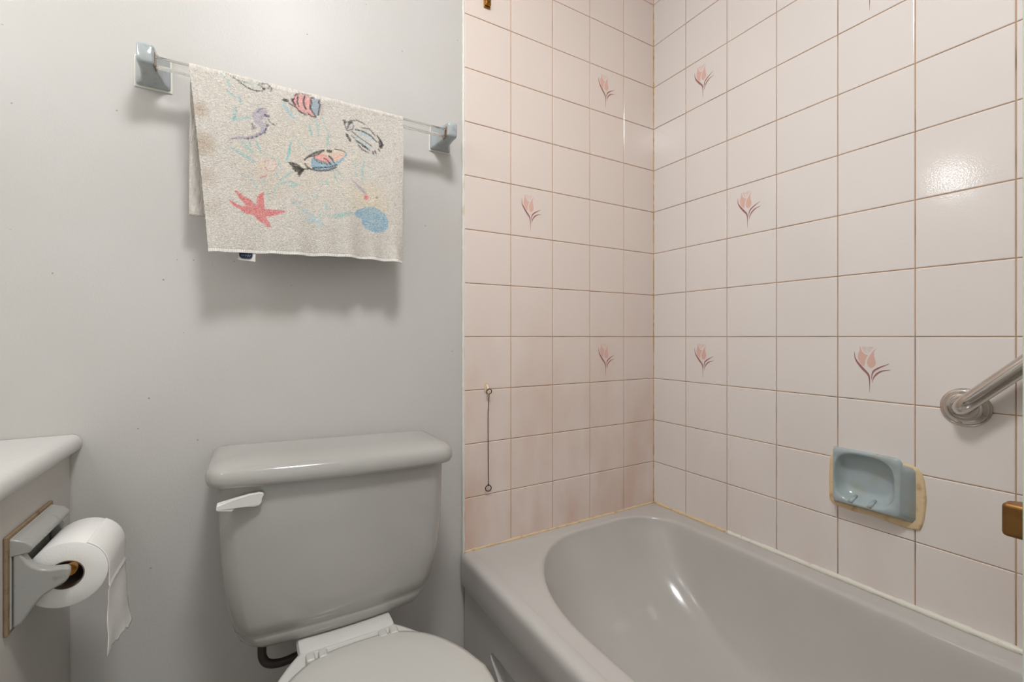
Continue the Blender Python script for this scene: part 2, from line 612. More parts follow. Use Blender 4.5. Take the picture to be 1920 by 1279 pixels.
# ------------------------------------------------------------------ toilet
toi = thing('toilet', 'grey toilet with a domed tank lid and white lever beside the bathtub', 'toilet', (-1.115, -0.4, 0))
XC = -1.113


def tank_ring(z, half_l, half_r, front, back=-0.018, rc=0.035, bow=0.012, k=6, ch=0.0):
    """Plan section of the tank: bowed front, rounded front corners."""
    x0, x1 = XC - half_l, XC + half_r
    out = []
    n = 16
    # front edge from left to right (bowed towards -y)
    for j in range(k + 1):
        a = math.radians(180 + 90 * j / k)
        t = j / k
        out.append((x0 + rc * (ch * t + (1 - ch) * (1 + math.cos(a))), front + rc * (ch * (1 - t) + (1 - ch) * (1 + math.sin(a))), z))
    for j in range(1, n):
        t = j / n
        out.append((x0 + rc + (x1 - x0 - 2 * rc) * t, front - bow * math.sin(math.pi * t) ** 0.8, z))
    for j in range(k + 1):
        a = math.radians(270 + 90 * j / k)
        t = j / k
        out.append((x1 - rc * (ch * (1 - t) + (1 - ch) * (1 - math.cos(a))), front + rc * (ch * t + (1 - ch) * (1 + math.sin(a))), z))
    for j in range(k + 1):
        a = math.radians(90 * j / k)
        out.append((x1 - .012 + .012 * math.cos(a), back - .012 + .012 * math.sin(a), z))
    for j in range(k + 1):
        a = math.radians(90 + 90 * j / k)
        out.append((x0 + .012 + .012 * math.cos(a), back - .012 + .012 * math.sin(a), z))
    return out


trs = []
for z, hl, hr, fr in ((-0.270, .221, .219, -.196), (-0.300, .221, .219, -.197), (-0.36, .2195, .217, -.198), (-0.42, .217, .2145, -.1985),
                      (-0.47, .2125, .209, -.1985), (-0.51, .2065, .202, -.197), (-0.54, .2, .194, -.195), (-0.560, .195, .1885, -.1925),
                      (-0.5635, .1925, .186, -.189), (-0.567, .1915, .185, -.188), (-0.571, .190, .1835, -.189), (-0.585, .185, .178, -.187),
                      (-0.594, .178, .171, -.182), (-0.597, .170, .163, -.175)):
    trs.append(tank_ring(R(z), hl, hr, fr, rc=.028, ch=.7))
b = MB(); b.loft(trs, True, True); b.build('tank', M_TANK, toi, smooth=True, angle=50)
lrs = []
for z, e in ((-0.2795, -.012), (-0.280, -.004), (-0.2785, 0.0), (-0.272, .003), (-0.262, .0035), (-0.252, .001), (-0.246, -.004), (-0.242, -.012),
             (-0.2385, -.03), (-0.2365, -.05), (-0.2355, -.075)):
    lrs.append(tank_ring(z, .238 + e, .238 + e, -.213 - e, back=-.004 + min(e, 0) * 0.6, rc=max(.045 + e * .3, .012), bow=.012))
b = MB(); b.loft(lrs, True, True)
lid = b.build('tank_lid', M_TANK, toi, smooth=True, angle=60)
# the lid sits a little lower on its right-hand side
a = math.radians(1.7)
piv = Vector((XC, 0, -0.262))
lid.data.transform(Matrix.Translation(Vector((0, 0, C))) @ Matrix.Translation(piv) @ Matrix.Rotation(a, 4, 'Y') @ Matrix.Translation(-piv))
# lever: oval paddle on the tank's left front, thicker at its free end
b = MB()
outl = [(0.0, 0.004), (0.028, 0.009), (0.05, 0.0125), (0.066, 0.0135), (0.073, 0.011), (0.0735, 0.007), (0.0705, 0.001), (0.070, -0.006),
        (0.0655, -0.0115), (0.058, -0.0125), (0.044, -0.010), (0.028, -0.0075), (0.023, -0.0095), (0.0, -0.0045)]
depth = [.024, .022, .013, .011, .011, .011, .011, .011, .011, .011, .013, .016, .024, .026]
lx, lz, ly = -1.3345, R(-0.3005), -0.202
r0 = [(lx + x, ly - 0.004, lz + z * 1.02) for x, z in outl]
r1 = [(lx + x, ly - d, lz + z) for (x, z), d in zip(outl, depth)]
b.loft([r0, r1], True, True)
lev = b.build('flush_lever', M_LEVER, toi, bevel=(0.0022, 3))
lev['label'] = 'white plastic flush lever'
# bowl with its deck
def egg(cx, y_back, y_front, hw_back, hw, z, n=48, flat=0.5):
    """Bowl outline: squarish at the back, rounded at the front."""
    out = []
    ym = y_back + (y_front - y_back) * 0.42
    for j in range(n):
        a = 2 * math.pi * j / n
        cx_, sy = math.cos(a), math.sin(a)
        if sy >= 0:     # back half
            p = flat
            x = hw * (abs(cx_) ** p) * (1 if cx_ >= 0 else -1)
            y = ym + (y_back - ym) * (abs(sy) ** p)
            t = (y - ym) / (y_back - ym)
            x *= 1 + (hw_back / hw - 1) * t ** 1.2
        else:
            x = hw * cx_
            y = ym + (ym - y_front) * sy
        out.append((cx + x, y, z))
    return out


b = MB()
b.loft([egg(XC, -.16, -.56, .07, .105, 0.0), egg(XC, -.15, -.58, .07, .10, 0.03), egg(XC, -.16, -.60, .075, .105, R(-.78)),
        egg(XC, -.175, -.66, .088, .15, R(-.68)), egg(XC, -.185, -.70, .094, .178, R(-.625)), egg(XC, -.19, -.70, .095, .180, R(-.607)),
        egg(XC, -.193, -.696, .092, .177, R(-.602)), egg(XC, -.20, -.69, .088, .172, R(-.600))], True, True)
# raised ledge under the tank
b.loft([rrect(XC - .092, XC + .092, -.238, -.10, (.012, .012), R(-.606)), rrect(XC - .089, XC + .089, -.235, -.10, (.012, .012), R(-.598)),
        rrect(XC - .083, XC + .083, -.229, -.10, (.012, .012), R(-.5965))], True, True)
b.build('bowl', M_BOWL, toi, smooth=True, angle=45)
b = MB()
b.loft([egg(XC + .006, -.285, -.70, .125, .178, R(-.5985), flat=.62), egg(XC + .006, -.283, -.703, .127, .181, R(-.594), flat=.62),
        egg(XC + .006, -.284, -.702, .126, .180, R(-.588), flat=.62)], True, True)
b.build('seat', M_SEAT, toi, smooth=True, angle=60)
b = MB()
b.loft([egg(XC + .006, -.286, -.70, .122, .176, R(-.5865), flat=.62), egg(XC + .006, -.281, -.704, .127, .181, R(-.583), flat=.62),
        egg(XC + .006, -.283, -.702, .125, .180, R(-.576), flat=.62), egg(XC + .006, -.292, -.694, .117, .172, R(-.5725), flat=.62),
        egg(XC + .006, -.33, -.66, .09, .14, R(-.5705), flat=.62)], True, True)
b.build('seat_lid', M_SEAT, toi, smooth=True, angle=60)
for hx in (XC - .0665, XC + .062):
    for dx in (-.0105, .0105):
        b = MB()
        b.box(hx + dx - .008, hx + dx + .008, -.300, -.277, R(-.598), R(-.571))
        b.build('hinge', M_SEAT, toi, bevel=(0.004, 3))
b = MB()
P0 = [(-1.263, -.14, R(-.585)), (-1.263, -.142, R(-.615)), (-1.2625, -.145, R(-.633)), (-1.257, -.148, R(-.645)), (-1.245, -.15, R(-.652)),
      (-1.225, -.15, R(-.655)), (-1.20, -.15, R(-.652)), (-1.16, -.15, R(-.645))]
xz, _w = smooth_line([(p[0], p[2]) for p in P0], [1] * len(P0))
xy, _w = smooth_line([(p[0], p[1]) for p in P0], [1] * len(P0))
b.tube([(q[0], r[1], q[1]) for q, r in zip(xz, xy)], .008, 14)
b.build('supply_hose', M_RUBBER, toi, smooth=True)

# ------------------------------------------------------------------ vanity with rounded worktop
van = thing('vanity_cabinet', 'grey vanity cabinet below the white worktop at left', 'cabinet', (-1.83, -0.6, 0))
b = MB(); b.box(-2.075, -1.579, -1.20, -0.002, 0.0, R(-0.221)); b.build('body', M_CAB, van, bevel=(0.002, 2))
b = MB()
zt, zb = R(-0.1865), R(-0.2205)
prof = [(-2.078, zb), (-1.578, zb)]
for k in range(9):
    a = math.radians(-90 + 180 * k / 8)
    prof.append((-1.5765 + .0145 * math.cos(a), (zt + zb) / 2 + .017 * math.sin(a)))
prof += [(-1.590, zt), (-2.078, zt)]
b.loft([[(x, -0.002, z) for x, z in prof], [(x, -1.21, z) for x, z in prof]], True, True)
ct = b.build('worktop', M_COUNTER, smooth=True, angle=40)
tag(ct, 'white rounded-edge laminate worktop on the vanity cabinet', 'countertop')

# ------------------------------------------------------------------ toilet paper holder (ceramic) and roll
hold = thing('toilet_paper_holder', 'grimy grey ceramic toilet paper holder on the side of the vanity', 'toilet paper holder', (-1.579, -0.188, R(-0.35)))
YA, YB = -0.266, -0.110       # near and far edge of the plate
ZT, ZB = R(-0.284), R(-0.412)
b = MB(); b.box(-1.579, -1.574, YA - .006, YB + .006, ZB - .006, ZT + .005); b.build('edge_sealant', M_TPEDGE, hold, bevel=(0.002, 2))
LEDGE = [(-1.577, ZT), (-1.570, ZT - .0015), (-1.558, ZT - .007), (-1.5515, ZT - .0135), (-1.5510, ZT - .018), (-1.555, ZT - .024), (-1.577, ZT - .026)]
b = MB()
b.box(-1.577, -1.5725, YA, YB, ZB, ZT)
b.loft([[(x, YA, z) for x, z in LEDGE], [(x, YB, z) for x, z in LEDGE]], True, True)
b.build('plate', M_TPC, hold, bevel=(0.003, 3))
arm_prof = [(x, R(z)) for x, z in ((-1.572, -.2965), (-1.5625, -.3085), (-1.5565, -.321), (-1.5511, -.3285), (-1.543, -.334), (-1.5336, -.337), (-1.5204, -.338),
            (-1.5150, -.339), (-1.5134, -.342), (-1.5136, -.3545), (-1.518, -.3605), (-1.530, -.3667), (-1.5418, -.3744), (-1.5505, -.3855), (-1.5625, -.4065), (-1.572, -.4117))]
for ya, yb in ((YA + .001, YA + .017), (YB - .017, YB - .001)):
    b = MB()
    b.loft([[(x, ya, z) for x, z in arm_prof], [(x, yb, z) for x, z in arm_prof]], True, True)
    b.build('arm', M_TPC, hold, bevel=(0.004, 3))
b = MB(); b.tube([(-1.5155, YA + .012, R(-0.3475)), (-1.5155, YB - .012, R(-0.3475))], .0085, 16)
pin = b.build('roller', M_BRASS, hold, smooth=True, angle=60)
pin['label'] = 'copper coloured roller'

roll = thing('toilet_paper_roll', 'white toilet paper roll with a torn hanging sheet, on the ceramic holder', 'toilet paper', (-1.511, -0.188, R(-0.36)))
RC = Vector((-1.5225, 0, R(-0.3578)))
RO, RI = 0.0485, 0.0205
yn, yf = -0.243, -0.135
b = MB()
n = 72


def circ(r, y):
    return [(RC.x + r * math.cos(2 * math.pi * k / n), y, RC.z + r * math.sin(2 * math.pi * k / n)) for k in range(n)]


b.loft([circ(RI + .0008, yf), circ(RO - .001, yf), circ(RO, yf - .001), circ(RO, yn + .001), circ(RO - .001, yn), circ(RI + .0008, yn), circ(RI + .0008, yf)], False, False)
b.build('paper', M_PAPER, roll, smooth=True, angle=50)
b = MB(); b.loft([circ(RI + .0006, yf + .0005), circ(RI + .0006, yn - .0005), circ(RI - .0005, yn - .0005), circ(RI - .0005, yf + .0005), circ(RI + .0006, yf + .0005)], False, False)
b.build('cardboard_core', M_CORE, roll, smooth=True, angle=50)
# the loose sheet: leaves the roll at its outer side and hangs down, torn across at a slant
b = MB()
nu, nv = 28, 64
ys = [yn + 0.0005 + (yf - yn - 0.001) * i / (nu - 1) for i in range(nu)]
tear = [0.112 - 0.000 * i for i in range(nu)]
verts = []
for i in range(nu):
    s = i / (nu - 1)
    tz = 0.139 + 0.006 * s + 0.002 * math.sin(s * 17) + 0.0015 * math.sin(s * 41 + 1)
    for j in range(nv):
        if j < 14:
            ang = math.radians(62 - 62 * j / 13.0)
            x = RC.x + (RO + .0008) * math.cos(ang); z = RC.z + (RO + .0008) * math.sin(ang)
        else:
            t = (j - 13) / (nv - 14.0)
            z = RC.z - tz * t
            x = RC.x + RO + .0008 - 0.004 * t + 0.0012 * math.sin(t * 9 + s * 4) * t + 0.0014 * math.sin(s * 9 + 1.5) * t + 0.014 * t * t * s
            if abs(t - .24) < .02: x += .0012
        verts.append((x, ys[i] + (0.002 * math.sin(j * .4) * (j / nv) if i in (0, nu - 1) else 0), z))
b.v = verts
for i in range(nu - 1):
    for j in range(nv - 1):
        b.f.append((i * nv + j, (i + 1) * nv + j, (i + 1) * nv + j + 1, i * nv + j + 1)); b.mi.append(0)
o = b.build('loose_sheet', M_PAPER, roll, smooth=True)
m_ = o.modifiers.new('thick', 'SOLIDIFY'); m_.thickness = 0.0006; m_.offset = 0

# ------------------------------------------------------------------ towel bar
rail = thing('towel_bar', 'clear acrylic towel bar between two grey ceramic brackets on the white wall', 'towel bar', (-1.143, 0, R(0.53)))
BY, BZ = -0.0755, R(0.5265)
for cx, tilt in ((-1.4535, 0), (-0.8345, 0)):
    b = MB()

    def sq(w, h, y, zc, r, k=4, cx=cx):
        return [(p[0], y, p[1]) for p in rrect(cx - w / 2, cx + w / 2, zc - h / 2, zc + h / 2, (r, r), 0, k)]
    b.loft([sq(.056, .058, -.0005, R(.5375), .004), sq(.056, .058, -.007, R(.5375), .004), sq(.052, .055, -.0115, R(.5375), .005),
            sq(.042, .051, -.016, R(.537), .006), sq(.034, .047, -.034, R(.5365), .006), sq(.029, .043, -.055, R(.5345), .006),
            sq(.0275, .041, -.062, R(.534), .006), sq(.0272, .040, -.086, R(.533), .006), sq(.0255, .036, -.0905, R(.533), .006),
            sq(.020, .028, -.093, R(.533), .006)], True, True)
    b.build('bracket', M_GREYC, rail, smooth=True, angle=40)
    b = MB()
    sg = 1 if cx < -1.1 else -1
    b.box(cx + sg * .0132, cx + sg * .0142, BY - .0125, BY + .0125, BZ - .0125, BZ + .0125)
    s_ = b.build('bar_socket', M_TPEDGE, rail)
    b = MB(); b.box(cx - .031, cx + .031, -.0025, -.0002, R(.5045), R(.569)); b.build('wall_sealant', M_TRIM, rail, bevel=(0.001, 2))
b = MB(); b.box(-1.4395, -0.8485, BY - .009, BY + .009, BZ - .009, BZ + .009)
o = b.build('bar', M_ACRYL, rail, bevel=(0.0012, 2))
o['label'] = 'clear acrylic square bar'

# ------------------------------------------------------------------ towel with printed sea life
PLANE = -0.092


class Print:
    """Ink laid on the towel: colours per mesh point, drawn in the towel's own flat coordinates."""

    def __init__(self, x, z, base, fuzz):
        self.x, self.z = x, z
        self.col = np.tile(np.array(base), (len(x), 1))
        self.fuzz = fuzz
        self.fx = x + rng.normal(0, 0.0008, len(x))
        self.fz = z + rng.normal(0, 0.0008, len(x))

    def mix(self, idx, a, rgb):
        c = np.array(lin(rgb)[:3])
        a = np.clip(a, 0, 1)[:, None]
        self.col[idx] = self.col[idx] * (1 - a) + c * a

    def stroke(self, pts, w, rgb, alpha=0.85, spray=0.5):
        ws = w if isinstance(w, (list, tuple)) else [w] * len(pts)
        P = np.array(pts)
        W = np.array(ws) * 0.5
        if sum(rgb) < 200:          # dark outlines are inked heavier and crisper
            W = W * 1.25
            spray, alpha = min(spray, .3), min(1, alpha * 1.12)
        pad = W.max() + 0.003
        bb = (self.x > P[:, 0].min() - pad) & (self.x < P[:, 0].max() + pad) & (self.z > P[:, 1].min() - pad) & (self.z < P[:, 1].max() + pad)
        idx = np.nonzero(bb)[0]
        if not len(idx):
            return
        X, Z = self.fx[idx], self.fz[idx]
        best = np.full(len(idx), -1e9)
        for k in range(len(P) - 1):
            a, c = P[k], P[k + 1]
            d = c - a
            l2 = max((d * d).sum(), 1e-12)
            t = np.clip(((X - a[0]) * d[0] + (Z - a[1]) * d[1]) / l2, 0, 1)
            dist = np.hypot(X - a[0] - t * d[0], Z - a[1] - t * d[1])
            best = np.maximum(best, (W[k] + (W[k + 1] - W[k]) * t) - dist)
        a = np.clip(best / 0.0011 + 0.5, 0, 1) * alpha * (1 - spray * self.fuzz[idx])
        self.mix(idx, a, rgb)

    def fill(self, pts, rgb, alpha=0.85, spray=0.6):
        P = np.array(pts)
        pad = 0.003
        bb = (self.x > P[:, 0].min() - pad) & (self.x < P[:, 0].max() + pad) & (self.z > P[:, 1].min() - pad) & (self.z < P[:, 1].max() + pad)
        idx = np.nonzero(bb)[0]
        if not len(idx):
            return
        X, Z = self.fx[idx], self.fz[idx]
        ins = np.zeros(len(idx), bool)
        n = len(P)
        for k in range(n):
            (ax, az), (cx, cz) = P[k], P[(k + 1) % n]
            cond = ((az > Z) != (cz > Z)) & (X < (cx - ax) * (Z - az) / ((cz - az) if abs(cz - az) > 1e-12 else 1e-12) + ax)
            ins ^= cond
        a = ins * alpha * (1 - spray * self.fuzz[idx])
        self.mix(idx, a, rgb)

    def blob(self, c, rx, rz, rgb, alpha=0.6, power=1.0):
        q = ((self.x - c[0]) / rx) ** 2 + ((self.z - c[1]) / rz) ** 2
        idx = np.nonzero(q < 1)[0]
        self.mix(idx, alpha * (1 - q[idx]) ** power * (1 - .3 * self.fuzz[idx]), rgb)


def crop(x0, y0, sc):
    return lambda pts: [on_y(x0 + X / sc, y0 + Y / sc, PLANE) for X, Y in pts]


cA, cB, cC, cD, cE = crop(420, 160, 8.525), crop(560, 160, 7.105), crop(420, 260, 7.105), crop(560, 300, 8.525), crop(370, 110, 4.8)
BLACK, TEAL, TEAL2, BLUE, PINK = (48, 44, 48), (120, 190, 190), (150, 198, 202), (98, 164, 196), (232, 148, 146)
LAV, LAVD, CORAL = (160, 155, 182), (72, 68, 98), (214, 92, 98)
MMT = 0.001


def paint(p):
    S_, F_ = p.stroke, p.fill
    # faint yellow sand tint and soft stains in the cloth
    p.blob(on_y(690, 375, PLANE), .06, .05, (228, 206, 160), .36)
    p.blob(on_y(560, 300, PLANE), .14, .12, (214, 202, 186), .5)
    for px, py, r, al in ((374, 205, .018, .75), (380, 270, .026, .8), (386, 330, .022, .5), (400, 390, .02, .25), (745, 300, .008, .45), (740, 270, .006, .4), (500, 340, .05, .2)):
        p.blob(on_y(px, py, PLANE), r, r * 1.1, (178, 158, 136), al)
    # shell-like creature at the fold
    S_(cE([(232, 108), (330, 170), (450, 260), (520, 288), (580, 292), (610, 262)]), [.5 * MMT, 1.4 * MMT, 2.2 * MMT, 2 * MMT, 1.6 * MMT, 1.5 * MMT], BLACK)
    S_(cE([(300, 140), (400, 175), (540, 208)]), 1.1 * MMT, (92, 104, 108))
    S_(cE([(315, 165), (390, 200), (460, 214)]), 1.2 * MMT, BLACK, .7)
    F_(cE([(340, 165), (430, 185), (550, 210), (600, 250), (570, 285), (500, 275), (420, 235)]), (196, 206, 196), .5)
    for q in ([(556, 212), (552, 240)], [(585, 215), (575, 245), (600, 275)], [(620, 215), (650, 240), (640, 270)], [(590, 262), (606, 282)], [(640, 235), (668, 262), (660, 298)], [(560, 215), (600, 222), (630, 218)]):
        S_(cE(q), 1.7 * MMT, BLACK, .8)
    # seaweed at left
    S_(cE([(205, 120), (240, 160)]), 2 * MMT, TEAL, .5)
    S_(cE([(275, 190), (290, 245)]), 5 * MMT, TEAL, .55)
    S_(cE([(275, 295), (330, 335)]), 5 * MMT, TEAL, .6)
    S_(cE([(370, 340), (395, 400)]), 5 * MMT, TEAL2, .6)
    S_(cE([(345, 440), (335, 540)]), [3 * MMT, 6 * MMT], TEAL, .7)
    S_(cE([(320, 545), (480, 525)]), [6 * MMT, 3 * MMT], TEAL, .7)
    # seahorse
    body = cA([(560, 360), (660, 360), (700, 440), (690, 490), (640, 510), (600, 560), (660, 600), (690, 660), (650, 760), (560, 800), (420, 850), (250, 850),
               (90, 870), (120, 830), (260, 810), (420, 810), (520, 760), (600, 700), (560, 640), (490, 600), (450, 500), (460, 420), (510, 380)])
    F_(body, LAV, .75)
    S_(cA([(540, 420), (570, 380), (620, 365)]), 3 * MMT, LAVD, .8)
    S_(cA([(660, 480), (710, 490)]), 5.5 * MMT, LAVD, .95)
    S_(cA([(710, 540), (740, 590)]), 3 * MMT, LAVD, .9)
    S_(cA([(770, 605), (815, 632)]), 3 * MMT, LAVD, .9)
    S_(cA([(600, 500), (660, 570), (690, 650), (650, 750), (560, 800), (420, 845), (230, 835), (100, 850), (65, 885)]), [2 * MMT, 2.5 * MMT, 3 * MMT, 3 * MMT, 3.2 * MMT, 3 * MMT, 3 * MMT, 2.4 * MMT, MMT], LAVD, .55, .9)
    for k in range(7):
        q = [(690, 640), (665, 710), (640, 755), (575, 785), (520, 815), (440, 840), (380, 848), (300, 845), (215, 830), (120, 845)][k]
        S_(cA([q, (q[0] + 14, q[1] - 14)]), 4.2 * MMT, LAVD, .85)
    F_(cA([(430, 600), (470, 600), (520, 690), (430, 700), (450, 650)]), LAVD, .8)
    F_(cA([(430, 690), (520, 690), (470, 600), (490, 720)]), LAV, .4)
    # banded fish at the fold
    F_(cA([(1130, 150), (1280, 140), (1420, 190), (1390, 300), (1380, 380), (1470, 490), (1420, 500), (1300, 440), (1200, 390), (1130, 330), (1080, 260)]), PINK, .85)
    F_(cA([(1420, 190), (1530, 230), (1540, 330), (1510, 480), (1460, 480), (1385, 370), (1400, 290)]), (128, 158, 184), .85)
    F_(cA([(1180, 190), (1200, 300), (1180, 330), (1150, 250)]), (205, 196, 190), .5)
    for q, w in (([(960, 230), (1010, 240)], 5), ([(1040, 280), (1150, 345), (1200, 400), (1300, 460)], 2.6), ([(1130, 160), (1170, 130), (1260, 130), (1390, 158)], 2),
                 ([(1180, 170), (1170, 250), (1195, 330)], 2.6), ([(1290, 175), (1268, 250), (1285, 320), (1305, 370)], 2.8), ([(1420, 190), (1390, 210), (1400, 280), (1375, 350), (1410, 410), (1470, 490)], 3),
                 ([(1530, 230), (1515, 270), (1540, 300), (1525, 370), (1510, 470)], 2.4), ([(1090, 220), (1110, 270), (1140, 300)], 3.4), ([(1340, 430), (1400, 490), (1460, 500)], 2.2), ([(1080, 240), (1130, 200)], 2)):
        S_(cA(q), w * MMT, BLACK, .85)
    S_(cA([(1200, 410), (1320, 470)]), 5 * MMT, (70, 70, 80), .6, .9)
    for k in range(7):
        y = 300 + k * 26
        S_(cA([(1540, y), (1590, y + 5)]), 1.4 * MMT, (110, 80, 96), .7)
    S_(cA([(950, 300), (1040, 420), (1100, 500), (1200, 550)]), [6 * MMT, 10 * MMT, 6 * MMT, MMT], (150, 192, 204), .7)
    for x, y in ((870, 150), (890, 550), (1020, 535), (960, 640), (880, 670), (900, 780)):
        S_(cA([(x - 14, y), (x + 22, y + 10)]), 4 * MMT, (150, 180, 184), .4, .7)
    S_(cA([(1620, 230), (1690, 300)]), 2 * MMT, (140, 170, 176), .5)
    # reeds in the middle
    for q, w, c in (([(1370, 600), (1375, 700), (1420, 820)], [2, 7, 2], TEAL), ([(1465, 540), (1500, 660), (1520, 830)], [2, 7, 2], TEAL2), ([(1580, 480), (1600, 600), (1650, 700)], [2, 3, 1.5], TEAL2),
                    ([(1680, 760), (1665, 860), (1655, 990)], [3, 7, 3], TEAL), ([(1110, 770), (1200, 900), (1330, 1020), (1440, 1070)], [2, 4, 3, 1], TEAL2), ([(1075, 870), (1040, 1060), (1000, 1200)], [2, 5, 3], TEAL),
                    ([(60, 960), (200, 1040), (340, 1120), (500, 1220)], [1, 5, 7, 4], TEAL), ([(270, 880), (370, 980), (460, 1070)], [3, 6, 3], TEAL), ([(390, 880), (430, 960)], [3, 4], TEAL), ([(515, 880), (560, 990), (580, 1080)], [3, 5, 2], TEAL),
                    ([(660, 1070), (800, 1170)], [1, 4], TEAL2), ([(1380, 950), (1480, 1010)], [2, 3], TEAL2)):
        S_(cA(q), [v * MMT for v in w], c, .65)
    # striped butterfly-shaped fish at right
    F_(cB([(605, 480), (690, 470), (740, 530), (720, 580), (655, 600)]), (186, 182, 190), .6)
    F_(cB([(760, 580), (860, 600), (960, 650), (1040, 750), (900, 690), (800, 630)]), (165, 196, 206), .75)
    F_(cB([(700, 610), (800, 680), (950, 790), (1000, 820), (940, 860), (860, 800), (780, 720)]), (172, 200, 206), .6)
    F_(cB([(850, 560), (940, 570), (1020, 650), (1050, 740), (960, 640)]), (204, 200, 192), .5)
    for q, w in (([(600, 460), (612, 490), (620, 460)], 2.4), ([(610, 510), (655, 600), (720, 580), (740, 530)], 1.8), ([(640, 480), (615, 500)], 2), ([(680, 505), (655, 555)], 2.4), ([(672, 485), (708, 488)], 4.6),
                 ([(690, 465), (780, 458), (850, 485), (890, 515)], 1.9), ([(850, 558), (940, 570), (990, 620), (1020, 660)], 2.2), ([(760, 580), (860, 605), (960, 660), (1045, 750)], 2.4), ([(710, 605), (790, 670), (880, 735), (975, 805)], 2.0),
                 ([(645, 650), (690, 730)], 4.6), ([(705, 660), (760, 715)], 1.6), ([(775, 735), (860, 790), (920, 840)], 3.6), ([(800, 790), (850, 850), (930, 892)], 2.4), ([(850, 800), (950, 865)], 2), ([(1050, 665), (1095, 730), (1125, 790), (1085, 820)], 3),
                 ([(1090, 750), (1100, 815)], 7), ([(990, 880), (1000, 912)], 3), ([(1020, 875), (1035, 905)], 3), ([(1065, 850), (1085, 875)], 2.4)):
        S_(cB(q), w * MMT, BLACK, .85)
    for q in ([(1010, 385), (1070, 450), (1050, 580)], [(1090, 600), (1140, 670)], [(360, 200), (440, 290), (500, 360)], [(440, 220), (470, 270)]):
        S_(cB(q), 2 * MMT, (160, 180, 184), .55)
    # large blue and pink fish
    F_(cB([(170, 945), (260, 900), (340, 860), (480, 840), (640, 885), (620, 970), (520, 1050), (430, 1120), (300, 1130), (170, 1110), (80, 1040)]), (226, 208, 184), .7)
    F_(cB([(170, 960), (200, 960), (280, 1010), (400, 1040), (480, 1030), (600, 950), (640, 890), (650, 920), (580, 1010), (500, 1085), (400, 1125), (250, 1130), (180, 1110), (165, 1030)]), BLUE, .9)
    F_(cB([(390, 940), (440, 950), (480, 1030), (430, 1050)]), (110, 150, 176), .7)
    F_(cB([(205, 935), (280, 905), (370, 920), (420, 970), (440, 1010), (400, 1030), (300, 1000), (230, 970)]), PINK, .95)
    F_(cB([(440, 920), (520, 910), (600, 890), (610, 930), (540, 1000), (490, 1010)]), (236, 176, 160), .75)
    for q, w in (([(80, 985), (150, 930), (230, 890), (340, 858)], 3.2), ([(150, 945), (250, 920), (340, 860)], 2.2), ([(85, 1040), (120, 1090), (180, 1115), (280, 1135), (400, 1130), (500, 1095)], 3.0), ([(190, 1095), (300, 1095), (420, 1085), (510, 1060)], 2.4),
                 ([(485, 845), (560, 860), (620, 885)], 2), ([(395, 870), (430, 876)], 5.5), ([(410, 940), (450, 980), (480, 1035)], 2.8), ([(60, 1112), (160, 1105)], 2.2), ([(340, 965), (390, 1000), (430, 1050)], 2)):
        S_(cB(q), w * MMT, BLACK, .85)
    for x, y in ((205, 960), (240, 990), (270, 1005), (300, 1018), (335, 1025), (365, 1035), (400, 1030)):
        S_(cB([(x, y - 14), (x + 14, y + 24)]), 2 * MMT, BLACK, .8)
    for k in range(9):
        S_(cB([(200 + k * 36, 1128 - 0.3 * (k - 4) ** 2), (214 + k * 36, 1146 - 0.6 * (k - 4) ** 2)]), 2 * MMT, (90, 80, 110), .6)
    for k, q in enumerate([[(1060, 400), (960, 335), (870, 315)], [(1055, 400), (940, 360), (885, 340)], [(1055, 405), (950, 385), (910, 370)], [(1055, 410), (980, 410), (925, 400)], [(1055, 415), (1000, 440), (950, 425)], [(1058, 420), (1000, 490)], [(1050, 400), (985, 470)]]):
        S_(cC(q), [2 * MMT, 3.6 * MMT, 3 * MMT][:len(q)] if len(q) == 3 else 3 * MMT, (52, 46, 42), .9)
    # shell and seaweed below the seahorse
    F_(cC([(440, 310), (520, 280), (560, 330), (540, 400), (480, 420), (435, 380)]), (222, 196, 168), .65)
    F_(cC([(560, 290), (660, 260), (700, 330), (680, 410), (590, 440), (545, 370)]), (226, 206, 196), .6)
    S_(cC([(540, 300), (600, 280), (660, 265), (690, 310), (700, 370), (670, 420), (590, 440), (550, 380), (545, 310)]), 2 * MMT, (214, 140, 132), .6)
    F_(cC([(470, 510), (530, 490), (575, 470), (560, 510), (510, 525)]), CORAL, .75)
    for q, w, c in (([(715, 240), (740, 340), (760, 430)], [2, 5, 3], TEAL2), ([(700, 400), (710, 500), (740, 540)], [2, 5, 2], TEAL2), ([(920, 430), (840, 490), (760, 560)], [2, 6, 3], TEAL), ([(760, 600), (880, 580), (1000, 605)], [3, 5, 2], TEAL), ([(840, 650), (920, 630), (1000, 605)], [2, 6, 2], TEAL),
                    ([(680, 750), (680, 660), (760, 570)], [3, 4, 2], TEAL2), ([(890, 20), (870, 180), (830, 310)], [2, 6, 3], TEAL), ([(250, 460), (340, 520), (400, 590), (450, 670)], [2, 3, 4, 3], TEAL2), ([(520, 520), (530, 620)], [3, 3], TEAL2), ([(580, 700), (590, 800)], [3, 3], TEAL2)):
        S_(cC(q), [v * MMT for v in w], c, .6)
    # starfish
    F_(cC([(135, 690), (170, 690), (260, 760), (340, 800), (430, 880), (440, 790), (480, 730), (540, 710), (530, 800), (540, 940), (640, 950), (845, 970), (720, 1020), (620, 1050), (560, 1040), (600, 1120), (632, 1190),
           (590, 1190), (500, 1120), (430, 1060), (390, 1010), (300, 1000), (180, 930), (90, 860), (60, 815), (80, 810), (150, 860), (250, 900), (300, 890), (240, 830), (180, 760)]), CORAL, .9, .45)
